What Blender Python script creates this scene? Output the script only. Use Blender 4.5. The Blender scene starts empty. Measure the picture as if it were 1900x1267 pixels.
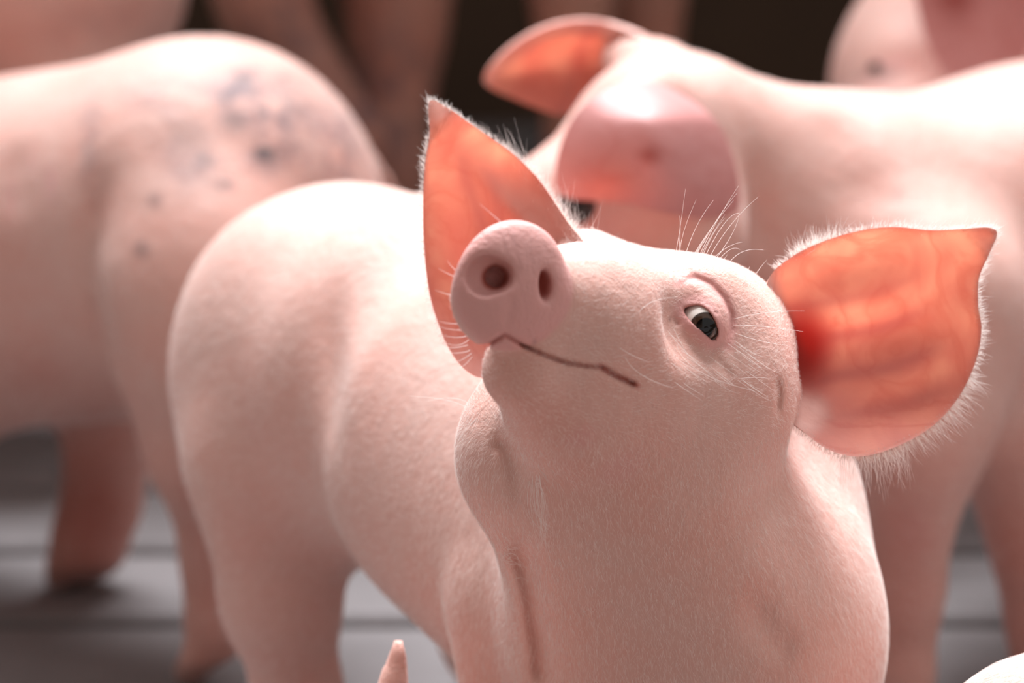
import bpy, math, time
import numpy as np

# ------------------------------------------------------------------ camera
PITCH = math.radians(13.0)
CAM_H = 1.10
LENS = 135.0
FPX = 1900.0 * LENS / 36.0
scene = bpy.context.scene
cam_data = bpy.data.cameras.new('camera')
cam = bpy.data.objects.new('camera', cam_data)
scene.collection.objects.link(cam)
cam.location = (0, 0, CAM_H)
cam.rotation_euler = (math.pi / 2 - PITCH, 0, 0)
cam_data.lens = LENS
cam_data.sensor_width = 36.0
cam_data.dof.use_dof = True
cam_data.dof.focus_distance = 2.44
cam_data.dof.aperture_fstop = 4.2
cam_data.clip_start = 0.05
cam_data.clip_end = 100
scene.camera = cam

# ------------------------------------------------------------------ sky, daylight, exposure
world = bpy.data.worlds.new('barn_daylight')
scene.world = world
world.use_nodes = True
bg = world.node_tree.nodes['Background']
bg.inputs[0].default_value = (1.0, 0.95, 0.93, 1)
bg.inputs[1].default_value = 0.54

sun_data = bpy.data.lights.new('daylight_from_open_roof', 'SUN')
sun_data.energy = 10.5
sun_data.angle = math.radians(48)
sun_data.color = (0.94, 0.96, 1.0)
sun = bpy.data.objects.new('daylight_from_open_roof', sun_data)
scene.collection.objects.link(sun)
SUN_EL, SUN_AZ = math.radians(58.5), math.radians(2)     # from behind the pigs, azimuth off +Y towards +X
sun.rotation_euler = (-(math.pi / 2 - SUN_EL), 0, -SUN_AZ)
sun.location = (0, 5, 6)

vs = scene.view_settings
vs.view_transform = 'Standard'
vs.look = 'None'
vs.gamma = 1.0
vs.exposure = 0.26
vs.use_curve_mapping = False

# ------------------------------------------------------------------ frames
RIGHT = np.array([1.0, 0, 0])
FWD = np.array([0, math.cos(PITCH), -math.sin(PITCH)])
UP = np.array([0, math.sin(PITCH), math.cos(PITCH)])
CAM = np.array([0, 0, CAM_H])


AWAY = [0.0]          # how far the pig being built stands behind its first guess


def P(px, py, d):
    """the place that stands d metres down the view axis at a photo position"""
    d = d + AWAY[0]
    return CAM + d * (FWD + (px - 950.0) / FPX * RIGHT - (py - 633.5) / FPX * UP)


def proj(p):
    q = p - CAM
    d = q @ FWD
    return 950.0 + FPX * (q @ RIGHT) / d, 633.5 - FPX * (q @ UP) / d, d


def ss(e0, e1, x):
    t = np.clip((x - e0) / (e1 - e0), 0, 1)
    return t * t * (3 - 2 * t)


# ------------------------------------------------------------------ distance-field sculpting
class Prim:
    def __init__(self, fn, k=0.02, op='add', lo=None, hi=None):
        self.fn, self.k, self.op, self.lo, self.hi = fn, k, op, lo, hi


def ellipsoid(c, r, R=None, k=0.02, op='add'):
    c = np.asarray(c, float)
    r = np.asarray(r, float)
    R = np.eye(3) if R is None else np.asarray(R, float)     # rows are the axes

    def fn(p):
        q = (p - c) @ R.T
        k0 = np.sqrt(((q / r) ** 2).sum(1))
        k1 = np.sqrt(((q / r ** 2) ** 2).sum(1)) + 1e-9
        return k0 * (k0 - 1.0) / k1
    e = r.max()
    return Prim(fn, k, op, c - e, c + e)


def cone(a, ra, b, rb, k=0.02, op='add'):
    """round cone between two points"""
    a = np.asarray(a, float)
    b = np.asarray(b, float)
    ba = b - a
    l2 = ba @ ba
    rr = ra - rb
    a2 = l2 - rr * rr
    il2 = 1.0 / l2

    def fn(p):
        pa = p - a
        y = pa @ ba
        z = y - l2
        w = pa * l2 - y[:, None] * ba
        x2 = (w * w).sum(1)
        y2 = y * y * l2
        z2 = z * z * l2
        kk = np.sign(rr) * rr * rr * x2
        o = (np.sqrt(np.maximum(x2 * a2 * il2, 0)) + y * rr) * il2 - ra
        m1 = np.sign(z) * a2 * z2 > kk
        o = np.where(m1, np.sqrt(x2 + z2) * il2 - rb, o)
        m2 = np.sign(y) * a2 * y2 < kk
        o = np.where(~m1 & m2, np.sqrt(x2 + y2) * il2 - ra, o)
        return o
    return Prim(fn, k, op, np.minimum(a - ra, b - rb), np.maximum(a + ra, b + rb))


def sphere(c, r, k=0.02, op='add'):
    return ellipsoid(c, (r, r, r), None, k, op)


def S(px, py, d, rpx, k=0.02, op='add'):
    return sphere(P(px, py, d), rpx * d / FPX, k, op)


def C(a, b, k=0.02, op='add'):
    return cone(P(*a[:3]), a[3] * a[2] / FPX, P(*b[:3]), b[3] * b[2] / FPX, k, op)


def frame(roll=0.0, yaw=0.0, pitch=0.0):
    """camera-like axes turned by yaw about up, pitch about right and roll (clockwise as seen)"""
    ry, rp, rr = map(math.radians, (yaw, pitch, roll))
    r, u, f = RIGHT.copy(), UP.copy(), FWD.copy()
    r, f = r * math.cos(ry) + f * math.sin(ry), f * math.cos(ry) - r * math.sin(ry)
    u, f = u * math.cos(rp) + f * math.sin(rp), f * math.cos(rp) - u * math.sin(rp)
    r, u = r * math.cos(rr) - u * math.sin(rr), u * math.cos(rr) + r * math.sin(rr)
    return np.array([r, u, f])


def E(px, py, d, rx, ry, rz, roll=0, yaw=0, pitch=0, k=0.02, op='add'):
    s = d / FPX
    return ellipsoid(P(px, py, d), (rx * s, ry * s, rz), frame(roll, yaw, pitch), k, op)


def polydist(x, y, pts):
    """distance in photo units to a polyline, and the share along it"""
    best = np.full(x.shape, 1e9)
    along = np.zeros(x.shape)
    pts = np.asarray(pts, float)
    n = len(pts) - 1
    for i in range(n):
        a, b = pts[i], pts[i + 1]
        ab = b - a
        t = np.clip(((x - a[0]) * ab[0] + (y - a[1]) * ab[1]) / (ab @ ab), 0, 1)
        dd = np.hypot(x - a[0] - t * ab[0], y - a[1] - t * ab[1])
        m = dd < best
        best = np.where(m, dd, best)
        along = np.where(m, (i + t) / n, along)
    return best, along


def groove(pts, width, depth, dmin, dmax, taper=0.15, k=None):
    """a crease (depth > 0) or ridge (depth < 0) along a line on the near side"""
    pts = np.asarray(pts, float)

    def fn(p, cur):
        x, y, d = proj(p)
        dist, al = polydist(x, y, pts)
        g = np.exp(-(dist / width) ** 2)
        if taper:
            g = g * ss(0, taper, al) * ss(0, taper, 1 - al)
        g = g * ((d > dmin) & (d < dmax))
        return cur + depth * g
    m = 3.5 * width
    cor = np.array([P(px + a, py + b, d) for px, py in pts for a in (-m, m) for b in (-m, m) for d in (dmin, dmax)])
    return Prim(fn, 0, 'warp', cor.min(0), cor.max(0))


def smin(a, b, k):
    h = np.maximum(k - np.abs(a - b), 0) / k
    return np.minimum(a, b) - h * h * k * 0.25


def field(prims, p):
    d = None
    for q in prims:
        if q.op == 'warp':
            d = q.fn(p, d)
        elif d is None:
            d = q.fn(p)
        elif q.op == 'add':
            d = smin(d, q.fn(p), q.k)
        elif q.op == 'sub':
            d = -smin(-d, q.fn(p), q.k)
    return d


def axis_coords(lo, hi, step, fine=None, fstep=None):
    if fine is None:
        return np.linspace(lo, hi, max(4, int((hi - lo) / step) + 1))
    f0, f1 = max(fine[0], lo), min(fine[1], hi)
    out = [lo]
    while out[-1] < hi:
        x = out[-1]
        dist = max(f0 - x, x - f1, 0)
        out.append(x + min(step, fstep + dist * 0.12))
    return np.array(out)


def surface(prims, step, fine=None, fstep=None, smooth=2):
    """one closed quad surface of the field (surface nets on a graded grid)"""
    lo = np.min([q.lo for q in prims if q.op == 'add'], 0) - 0.012
    hi = np.max([q.hi for q in prims if q.op == 'add'], 0) + 0.012
    ax = [axis_coords(lo[i], hi[i], step, None if fine is None else (fine[0][i], fine[1][i]), fstep) for i in range(3)]
    n = [len(a) for a in ax]
    D = np.full(n, np.nan, np.float32)
    B = 8
    ci = [np.minimum(np.arange(0, m + B - 1, B), m - 1) for m in n]
    cg = np.stack(np.meshgrid(*[ax[i][ci[i]] for i in range(3)], indexing='ij'), -1)
    cd = field(prims, cg.reshape(-1, 3)).reshape(cg.shape[:3])
    nb = [len(c) - 1 for c in ci]
    pts_idx = []
    for bi in range(nb[0]):
        for bj in range(nb[1]):
            for bk in range(nb[2]):
                cor = cd[bi:bi + 2, bj:bj + 2, bk:bk + 2]
                i0, i1 = ci[0][bi], ci[0][bi + 1]
                j0, j1 = ci[1][bj], ci[1][bj + 1]
                k0, k1 = ci[2][bk], ci[2][bk + 1]
                diag = math.sqrt((ax[0][i1] - ax[0][i0]) ** 2 + (ax[1][j1] - ax[1][j0]) ** 2 + (ax[2][k1] - ax[2][k0]) ** 2)
                mn, mx = cor.min(), cor.max()
                if mn <= diag and mx >= -diag:
                    pts_idx.append((i0, i1, j0, j1, k0, k1))
                else:
                    sub = D[i0:i1 + 1, j0:j1 + 1, k0:k1 + 1]
                    sub[np.isnan(sub)] = 1.0 if mn > 0 else -1.0
    mask = np.zeros(n, bool)
    for i0, i1, j0, j1, k0, k1 in pts_idx:
        mask[i0:i1 + 1, j0:j1 + 1, k0:k1 + 1] = True
    idx = np.argwhere(mask)
    vals = np.empty(len(idx), np.float32)
    allp = np.stack([ax[i][idx[:, i]] for i in range(3)], 1)
    key = np.floor((allp - lo) / 0.05).astype(np.int64)
    key = key[:, 0] * 1000000 + key[:, 1] * 1000 + key[:, 2]
    order = np.argsort(key, kind='stable')
    cuts = np.flatnonzero(np.diff(key[order])) + 1
    for q in np.split(order, cuts):
        pp = allp[q]
        b0, b1 = pp.min(0), pp.max(0)
        use = []
        for r in prims:
            if r.lo is not None:
                gap = np.linalg.norm(np.maximum(0, np.maximum(r.lo - b1, b0 - r.hi)))
                if gap > (0.05 + r.k if r.op == 'add' else 0.001 + r.k):
                    continue
            use.append(r)
        if not use or use[0].op != 'add':
            vals[q] = 1.0
        else:
            vals[q] = field(use, pp)
    D[mask] = vals
    D[np.isnan(D)] = 1.0
    neg = D < 0
    cnt = np.zeros([m - 1 for m in n], np.int8)
    for a in (0, 1):
        for b in (0, 1):
            for c in (0, 1):
                cnt += neg[a:n[0] - 1 + a, b:n[1] - 1 + b, c:n[2] - 1 + c]
    cells = np.argwhere((cnt > 0) & (cnt < 8))
    cid = np.full(cnt.shape, -1, np.int32)
    cid[cells[:, 0], cells[:, 1], cells[:, 2]] = np.arange(len(cells))
    off = np.array([(a, b, c) for a in (0, 1) for b in (0, 1) for c in (0, 1)])
    cv = np.stack([D[cells[:, 0] + o[0], cells[:, 1] + o[1], cells[:, 2] + o[2]] for o in off], 1)
    acc = np.zeros((len(cells), 3))
    num = np.zeros(len(cells))
    for i in range(8):
        for j in range(i + 1, 8):
            if np.abs(off[i] - off[j]).sum() != 1:
                continue
            a, b = cv[:, i], cv[:, j]
            m = (a < 0) != (b < 0)
            t = np.where(m, a / np.where(m, a - b, 1), 0)
            acc += np.where(m[:, None], off[i] + t[:, None] * (off[j] - off[i]), 0)
            num += m
    loc = acc / num[:, None]
    V = np.empty_like(loc)
    for i in range(3):
        c0 = ax[i][cells[:, i]]
        V[:, i] = c0 + loc[:, i] * (ax[i][cells[:, i] + 1] - c0)
    quads = []
    for axis in range(3):
        sl0 = [slice(None)] * 3
        sl1 = [slice(None)] * 3
        sl0[axis] = slice(0, -1)
        sl1[axis] = slice(1, None)
        ch = neg[tuple(sl0)] != neg[tuple(sl1)]
        e = np.argwhere(ch)
        u, v = (axis + 1) % 3, (axis + 2) % 3
        ok = (e[:, u] > 0) & (e[:, v] > 0) & (e[:, u] < n[u] - 1) & (e[:, v] < n[v] - 1)
        e = e[ok]
        ins = neg[e[:, 0], e[:, 1], e[:, 2]]
        q = []
        for du, dv in ((-1, -1), (0, -1), (0, 0), (-1, 0)):
            c = e.copy()
            c[:, u] += du
            c[:, v] += dv
            q.append(cid[c[:, 0], c[:, 1], c[:, 2]])
        q = np.stack(q, 1)
        q[~ins] = q[~ins][:, ::-1]
        quads.append(q)
    Q = np.concatenate(quads)
    Q = Q[(Q >= 0).all(1)]
    for _ in range(smooth):
        s = np.zeros_like(V)
        w = np.zeros(len(V))
        for i in range(4):
            a, b = Q[:, i], Q[:, (i + 1) % 4]
            for c in range(3):
                s[:, c] += np.bincount(a, V[b, c], len(V)) + np.bincount(b, V[a, c], len(V))
            w += np.bincount(a, minlength=len(V)) + np.bincount(b, minlength=len(V))
        V = V * 0.45 + 0.55 * s / np.maximum(w, 1)[:, None]
    return V, Q


def vnormals(V, Q):
    d1 = V[Q[:, 2]] - V[Q[:, 0]]
    d2 = V[Q[:, 3]] - V[Q[:, 1]]
    fn = np.cross(d1, d2)
    N = np.zeros_like(V)
    for i in range(4):
        for c in range(3):
            N[:, c] += np.bincount(Q[:, i], fn[:, c], len(V))
    return N / (np.linalg.norm(N, axis=1)[:, None] + 1e-12)


def mesh_obj(name, V, F, mat, parent=None, attrs=None, origin=None, smooth=True):
    V = np.asarray(V, np.float32)
    if origin is not None:
        V = V - np.asarray(origin, np.float32)
    me = bpy.data.meshes.new(name)
    F = np.asarray(F)
    if F.dtype != object and F.ndim == 2:
        k = F.shape[1]
        me.vertices.add(len(V))
        me.vertices.foreach_set('co', V.ravel())
        me.loops.add(F.size)
        me.loops.foreach_set('vertex_index', F.astype(np.int32).ravel())
        me.polygons.add(len(F))
        me.polygons.foreach_set('loop_start', np.arange(0, F.size, k, dtype=np.int32))
        me.update(calc_edges=True)
        me.validate()
    else:
        me.from_pydata(V.tolist(), [], [list(f) for f in F])
    me.polygons.foreach_set('use_smooth', np.full(len(me.polygons), smooth))
    if attrs:
        for an, av in attrs.items():
            at = me.attributes.new(an, 'FLOAT', 'POINT')
            at.data.foreach_set('value', np.asarray(av, np.float32))
    me.materials.append(mat)
    o = bpy.data.objects.new(name, me)
    scene.collection.objects.link(o)
    if parent is not None:
        o.parent = parent
        if origin is None:
            o.location = (-parent.location[0], -parent.location[1], -parent.location[2])
        else:
            o.location = np.asarray(origin) - np.asarray(parent.location)
    elif origin is not None:
        o.location = origin
    return o


def thing(name, label, cat, loc, group=None):
    o = bpy.data.objects.new(name, None)
    scene.collection.objects.link(o)
    o.location = loc
    o.empty_display_size = 0.05
    o['label'] = label
    o['category'] = cat
    if group:
        o['group'] = group
    return o


# ------------------------------------------------------------------ materials
class NT:
    def __init__(self, name):
        self.m = bpy.data.materials.new(name)
        self.m.use_nodes = True
        self.t = self.m.node_tree
        self.t.nodes.clear()
        self.out = self.t.nodes.new('ShaderNodeOutputMaterial')

    def n(self, typ, **kw):
        nd = self.t.nodes.new(typ)
        for k, v in kw.items():
            if k.startswith('i_'):
                key = k[2:]
                key = int(key) if key.isdigit() else key.replace('_', ' ')
                nd.inputs[key].default_value = v
            else:
                setattr(nd, k, v)
        return nd

    def l(self, a, b):
        self.t.links.new(a, b)

    def noise(self, scale, detail=3, rough=0.55, vec=None, dist=0.0):
        nd = self.n('ShaderNodeTexNoise')
        nd.inputs['Scale'].default_value = scale
        nd.inputs['Detail'].default_value = detail
        nd.inputs['Roughness'].default_value = rough
        nd.inputs['Distortion'].default_value = dist
        if vec is not None:
            self.l(vec, nd.inputs['Vector'])
        return nd.outputs['Fac']

    def ramp(self, fac, stops):
        nd = self.n('ShaderNodeValToRGB')
        while len(nd.color_ramp.elements) < len(stops):
            nd.color_ramp.elements.new(0.5)
        for e, (p, c) in zip(nd.color_ramp.elements, stops):
            e.position = p
            e.color = (*c, 1) if len(c) == 3 else c
        self.l(fac, nd.inputs[0])
        return nd.outputs[0]

    def mix(self, fac, a, b, blend='MIX'):
        nd = self.n('ShaderNodeMix', data_type='RGBA', blend_type=blend)
        for src, i in ((fac, 0), (a, 6), (b, 7)):
            if isinstance(src, (int, float)):
                nd.inputs[i].default_value = src
            elif isinstance(src, tuple):
                nd.inputs[i].default_value = (*src, 1)
            else:
                self.l(src, nd.inputs[i])
        return nd.outputs[2]

    def math(self, op, a, b=0.0):
        nd = self.n('ShaderNodeMath', operation=op)
        for src, i in ((a, 0), (b, 1)):
            if isinstance(src, (int, float)):
                nd.inputs[i].default_value = src
            else:
                self.l(src, nd.inputs[i])
        return nd.outputs[0]

    def attr(self, name):
        return self.n('ShaderNodeAttribute', attribute_name=name).outputs['Fac']

    def coord(self):
        return self.n('ShaderNodeTexCoord').outputs['Object']


def skin_material(name, base, dirt=True, sss=0.12):
    t = NT(name)
    co = t.coord()
    blot = t.ramp(t.noise(14, 4, 0.6, co), [(0.35, (0, 0, 0)), (0.7, (1, 1, 1))])
    col = t.mix(blot, base, (base[0] * 1.0, base[1] * 0.86, base[2] * 0.83))
    fleck = t.ramp(t.noise(190, 2, 0.5, co), [(0.68, (0, 0, 0)), (0.76, (1, 1, 1))])
    patch = t.ramp(t.noise(22, 2, 0.5, co), [(0.5, (0, 0, 0)), (0.65, (1, 1, 1))])
    col = t.mix(t.math('MULTIPLY', t.math('MULTIPLY', fleck, patch), 0.28), col, (0.42, 0.14, 0.10))
    col = t.mix(t.attr('pink'), col, (0.66, 0.32, 0.30))
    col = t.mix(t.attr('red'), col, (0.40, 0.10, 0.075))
    if dirt:
        sm = t.ramp(t.noise(30, 5, 0.65, co, 0.4), [(0.36, (0, 0, 0)), (0.58, (1, 1, 1))])
        col = t.mix(t.math('MULTIPLY', t.attr('dirt'), sm), col, (0.09, 0.075, 0.10))
    col = t.mix(t.attr('spot'), col, (0.07, 0.055, 0.06))
    pr = t.n('ShaderNodeBsdfPrincipled')
    t.l(col, pr.inputs['Base Color'])
    pr.inputs['Roughness'].default_value = 0.55
    pr.inputs['Specular IOR Level'].default_value = 0.3
    pr.inputs['Subsurface Weight'].default_value = sss
    pr.inputs['Subsurface Radius'].default_value = (1.0, 0.42, 0.28)
    pr.inputs['Subsurface Scale'].default_value = 0.012
    pr.inputs['Sheen Weight'].default_value = 0.10
    pr.inputs['Sheen Roughness'].default_value = 0.4
    pr.inputs['Sheen Tint'].default_value = (1, 0.95, 0.93, 1)
    mp = t.n('ShaderNodeMapping')
    mp.inputs['Scale'].default_value = (1, 1, 0.55)
    t.l(co, mp.inputs[0])
    h = t.math('ADD', t.math('MULTIPLY', t.noise(55, 4, 0.6, mp.outputs[0], 0.5), 0.7), t.math('MULTIPLY', t.noise(320, 3, 0.6, co), 0.22))
    bp = t.n('ShaderNodeBump')
    bp.inputs['Strength'].default_value = 0.5
    bp.inputs['Distance'].default_value = 0.006
    t.l(h, bp.inputs['Height'])
    t.l(bp.outputs[0], pr.inputs['Normal'])
    t.l(pr.outputs[0], t.out.inputs[0])
    return t.m


def ear_material(name, base, trans, amount=0.8):
    t = NT(name)
    co = t.coord()
    vein_n = t.n('ShaderNodeTexNoise')
    vein_n.inputs['Scale'].default_value = 16
    vein_n.inputs['Detail'].default_value = 4
    vein_n.inputs['Distortion'].default_value = 1.2
    t.l(co, vein_n.inputs['Vector'])
    v = t.math('ABSOLUTE', t.math('SUBTRACT', vein_n.outputs['Fac'], 0.5))
    vein = t.ramp(v, [(0.0, (1, 1, 1)), (0.055, (0, 0, 0))])
    blot = t.ramp(t.noise(24, 3, 0.55, co, 0.6), [(0.38, (0, 0, 0)), (0.66, (1, 1, 1))])
    tc = t.mix(blot, trans, (trans[0] * 0.88, trans[1] * 0.62, trans[2] * 0.62))
    tc = t.mix(t.math('MULTIPLY', vein, 0.65), tc, (trans[0] * 0.86, trans[1] * 0.58, trans[2] * 0.56))
    tc = t.mix(t.attr('ridge'), tc, (trans[0] * 0.66, trans[1] * 0.36, trans[2] * 0.42))
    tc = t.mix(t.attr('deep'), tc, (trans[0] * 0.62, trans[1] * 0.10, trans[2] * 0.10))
    pr = t.n('ShaderNodeBsdfPrincipled')
    bc = t.mix(t.math('MULTIPLY', vein, 0.25), base, (base[0] * 0.8, base[1] * 0.55, base[2] * 0.5))
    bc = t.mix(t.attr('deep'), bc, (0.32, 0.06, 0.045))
    t.l(bc, pr.inputs['Base Color'])
    pr.inputs['Roughness'].default_value = 0.5
    pr.inputs['Specular IOR Level'].default_value = 0.3
    bp = t.n('ShaderNodeBump')
    bp.inputs['Strength'].default_value = 0.25
    bp.inputs['Distance'].default_value = 0.004
    t.l(t.noise(60, 4, 0.6, co), bp.inputs['Height'])
    t.l(bp.outputs[0], pr.inputs['Normal'])
    tr = t.n('ShaderNodeBsdfTranslucent')
    t.l(tc, tr.inputs['Color'])
    mx = t.n('ShaderNodeMixShader')
    t.l(t.math('MULTIPLY', t.math('SUBTRACT', 1.0, t.attr('thick')), amount), mx.inputs[0])
    t.l(pr.outputs[0], mx.inputs[1])
    t.l(tr.outputs[0], mx.inputs[2])
    t.l(mx.outputs[0], t.out.inputs[0])
    return t.m


def hair_material(name, col):
    t = NT(name)
    d = t.n('ShaderNodeBsdfPrincipled')
    d.inputs['Base Color'].default_value = (*col, 1)
    d.inputs['Roughness'].default_value = 0.4
    tr = t.n('ShaderNodeBsdfTranslucent')
    tr.inputs['Color'].default_value = (*col, 1)
    mx = t.n('ShaderNodeMixShader')
    mx.inputs[0].default_value = 0.4
    t.l(d.outputs[0], mx.inputs[1])
    t.l(tr.outputs[0], mx.inputs[2])
    t.l(mx.outputs[0], t.out.inputs[0])
    return t.m


def plain(name, col, rough=0.6, scale=20, var=0.25, bump=0.2, spec=0.4):
    t = NT(name)
    co = t.coord()
    f = t.noise(scale, 5, 0.6, co)
    c = t.mix(f, tuple(x * (1 - var) for x in col), tuple(min(1, x * (1 + var)) for x in col))
    pr = t.n('ShaderNodeBsdfPrincipled')
    t.l(c, pr.inputs['Base Color'])
    pr.inputs['Roughness'].default_value = rough
    pr.inputs['Specular IOR Level'].default_value = spec
    bp = t.n('ShaderNodeBump')
    bp.inputs['Strength'].default_value = bump
    bp.inputs['Distance'].default_value = 0.01
    t.l(t.noise(scale * 4, 4, 0.6, co), bp.inputs['Height'])
    t.l(bp.outputs[0], pr.inputs['Normal'])
    t.l(pr.outputs[0], t.out.inputs[0])
    return t.m


SKIN = (0.66, 0.405, 0.345)
M_skin = skin_material('pig_skin_pale_pink', SKIN)
M_skin_shaded = skin_material('pig_skin_shaded', (0.52, 0.255, 0.185))  # skin copy darkened to brown, the sow's shade put into the colour
M_ear = ear_material('pig_ear_skin', (0.76, 0.46, 0.40), (1.0, 0.58, 0.42), 0.60)
M_ear_pink = ear_material('pig_ear_skin_pink', (0.60, 0.285, 0.27), (1.0, 0.58, 0.42), 0.60)
M_hair = hair_material('white_bristle', (0.95, 0.90, 0.86))
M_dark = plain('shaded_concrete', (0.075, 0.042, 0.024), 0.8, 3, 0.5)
M_wood = plain('dark_stained_timber', (0.05, 0.026, 0.014), 0.8, 6, 0.4)
M_slat = plain('worn_concrete', (0.20, 0.18, 0.18), 0.65, 9, 0.25, 0.3)
M_pit = plain('wet_manure_pit', (0.05, 0.032, 0.02), 0.5, 7, 0.4)
M_brick = plain('warm_render', (0.30, 0.20, 0.15), 0.8, 5, 0.2)


def eye_material(name='pig_eye', white=(0.72, 0.66, 0.60)):
    t = NT(name)
    co = t.coord()
    sep = t.n('ShaderNodeSeparateXYZ')
    t.l(co, sep.inputs[0])
    ang = sep.outputs['Z']          # cosine from the eye's axis, the ball is built with radius 1 along local z
    col = t.ramp(ang, [(0.0, white), (0.70, white), (0.735, (0.035, 0.02, 0.014)),
                       (0.90, (0.06, 0.033, 0.02)), (0.925, (0.002, 0.002, 0.002)), (1.0, (0.002, 0.002, 0.002))])
    pr = t.n('ShaderNodeBsdfPrincipled')
    t.l(col, pr.inputs['Base Color'])
    pr.inputs['Roughness'].default_value = 0.06
    pr.inputs['Specular IOR Level'].default_value = 0.3
    pr.inputs['Coat Weight'].default_value = 0.2
    pr.inputs['Coat Roughness'].default_value = 0.02
    t.l(pr.outputs[0], t.out.inputs[0])
    return t.m


M_eye = eye_material()
M_eye_dark = eye_material('pig_eye_dark', (0.03, 0.02, 0.02))

# ------------------------------------------------------------------ the pen: slatted floor, back wall, unseen wall and roofs added to block light


def box(lo, hi, bevel=0.0):
    x0, y0, z0 = lo
    x1, y1, z1 = hi
    if bevel <= 0:
        V = [(x0, y0, z0), (x1, y0, z0), (x1, y1, z0), (x0, y1, z0), (x0, y0, z1), (x1, y0, z1), (x1, y1, z1), (x0, y1, z1)]
        F = [(0, 3, 2, 1), (4, 5, 6, 7), (0, 1, 5, 4), (1, 2, 6, 5), (2, 3, 7, 6), (3, 0, 4, 7)]
        return V, F
    b = bevel
    V = [(x0, y0, z0), (x1, y0, z0), (x1, y1, z0), (x0, y1, z0),
         (x0, y0, z1 - b), (x1, y0, z1 - b), (x1, y1, z1 - b), (x0, y1, z1 - b),
         (x0 + b, y0 + b, z1), (x1 - b, y0 + b, z1), (x1 - b, y1 - b, z1), (x0 + b, y1 - b, z1)]
    F = [(0, 3, 2, 1), (0, 1, 5, 4), (1, 2, 6, 5), (2, 3, 7, 6), (3, 0, 4, 7),
         (4, 5, 9, 8), (5, 6, 10, 9), (6, 7, 11, 10), (7, 4, 8, 11), (8, 9, 10, 11)]
    return V, F


floor = mesh_obj('floor', *box((-3.5, 0.6, -0.30), (3.5, 7.2, -0.12)), M_pit, smooth=False)
floor['kind'] = 'structure'
floor['label'] = 'concrete slatted pen floor over a dark pit'
SLAT_W, GAP = 0.218, 0.032
sv, sf = box((-1.15, 0, -0.12), (1.15, SLAT_W, 0.0), 0.006)
slat_mesh = None
y = 1.825
row = 0
while y < 7.0:
    for kx, x in enumerate((-2.32, 0.0, 2.32)):
        if slat_mesh is None:
            so = mesh_obj('slat', sv, sf, M_slat, floor, smooth=False)
            slat_mesh = so.data
        else:
            so = bpy.data.objects.new('slat', slat_mesh)
            scene.collection.objects.link(so)
            so.parent = floor
        so.location = (x + 0.0, y, 0)
    y += SLAT_W + GAP
    row += 1

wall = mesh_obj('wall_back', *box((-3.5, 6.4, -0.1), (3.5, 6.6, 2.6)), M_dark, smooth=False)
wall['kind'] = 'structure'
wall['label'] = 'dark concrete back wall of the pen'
wall_f = mesh_obj('wall_front', *box((-3.5, -1.2, -0.3), (0.1, -1.0, 2.9)), M_brick, smooth=False)  # added to keep out front sky light, left open on the right
wall_f['kind'] = 'structure'
wall_f['label'] = 'unseen rendered wall added behind the camera to block front light'
roof_block = mesh_obj('ceiling_light_block', *box((-3.5, -1.3, 2.9), (0.1, 1.0, 3.0)), M_wood, smooth=False)  # added overhead cover, keeps sky light off the fronts
roof_block['kind'] = 'structure'
roof_block['label'] = 'unseen timber roof added over the camera to block front light'
passage = mesh_obj('floor', *box((-3.5, -1.2, -0.30), (3.5, 0.6, 0.0)), M_slat, smooth=False)
passage['kind'] = 'structure'
passage['label'] = 'concrete feed passage'
for side, x0 in (('left', -3.5), ('right', 3.4)):
    wl = mesh_obj('wall_' + side, *box((x0, -1.0, -0.3), (x0 + 0.1, 6.4, 1.0)), M_brick, smooth=False)
    wl['kind'] = 'structure'
    wl['label'] = 'low rendered pen wall on the ' + side
roof = mesh_obj('ceiling_light_block', *box((-3.5, 5.0, 2.25), (3.5, 6.7, 2.40)), M_wood, smooth=False)  # added out of view so the rear pigs fall dark
roof['kind'] = 'structure'
roof['label'] = 'unseen dark timber roof added to shade the back of the pen'


# ------------------------------------------------------------------ hair
def hair_obj(name, polys, radii, parent, mat, label=None):
    """polys: list/array of (n, k, 3)"""
    A = np.asarray(polys, np.float32)
    n, k = A.shape[:2]
    hc = bpy.data.hair_curves.new(name)
    hc.add_curves([k] * n)
    hc.position_data.foreach_set('vector', A.reshape(-1))
    rr = np.asarray(radii, np.float32)
    if rr.ndim == 1:
        rr = rr[:, None] * np.linspace(1, 0.25, k)[None, :]
    at = hc.attributes.get('radius') or hc.attributes.new('radius', 'FLOAT', 'POINT')
    at.data.foreach_set('value', rr.reshape(-1).astype(np.float32))
    hc.materials.append(mat)
    o = bpy.data.objects.new(name, hc)
    scene.collection.objects.link(o)
    o.parent = parent
    o.location = (-parent.location[0], -parent.location[1], -parent.location[2])
    o['kind'] = 'stuff'
    if label:
        o['label'] = label
    return o


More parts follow.
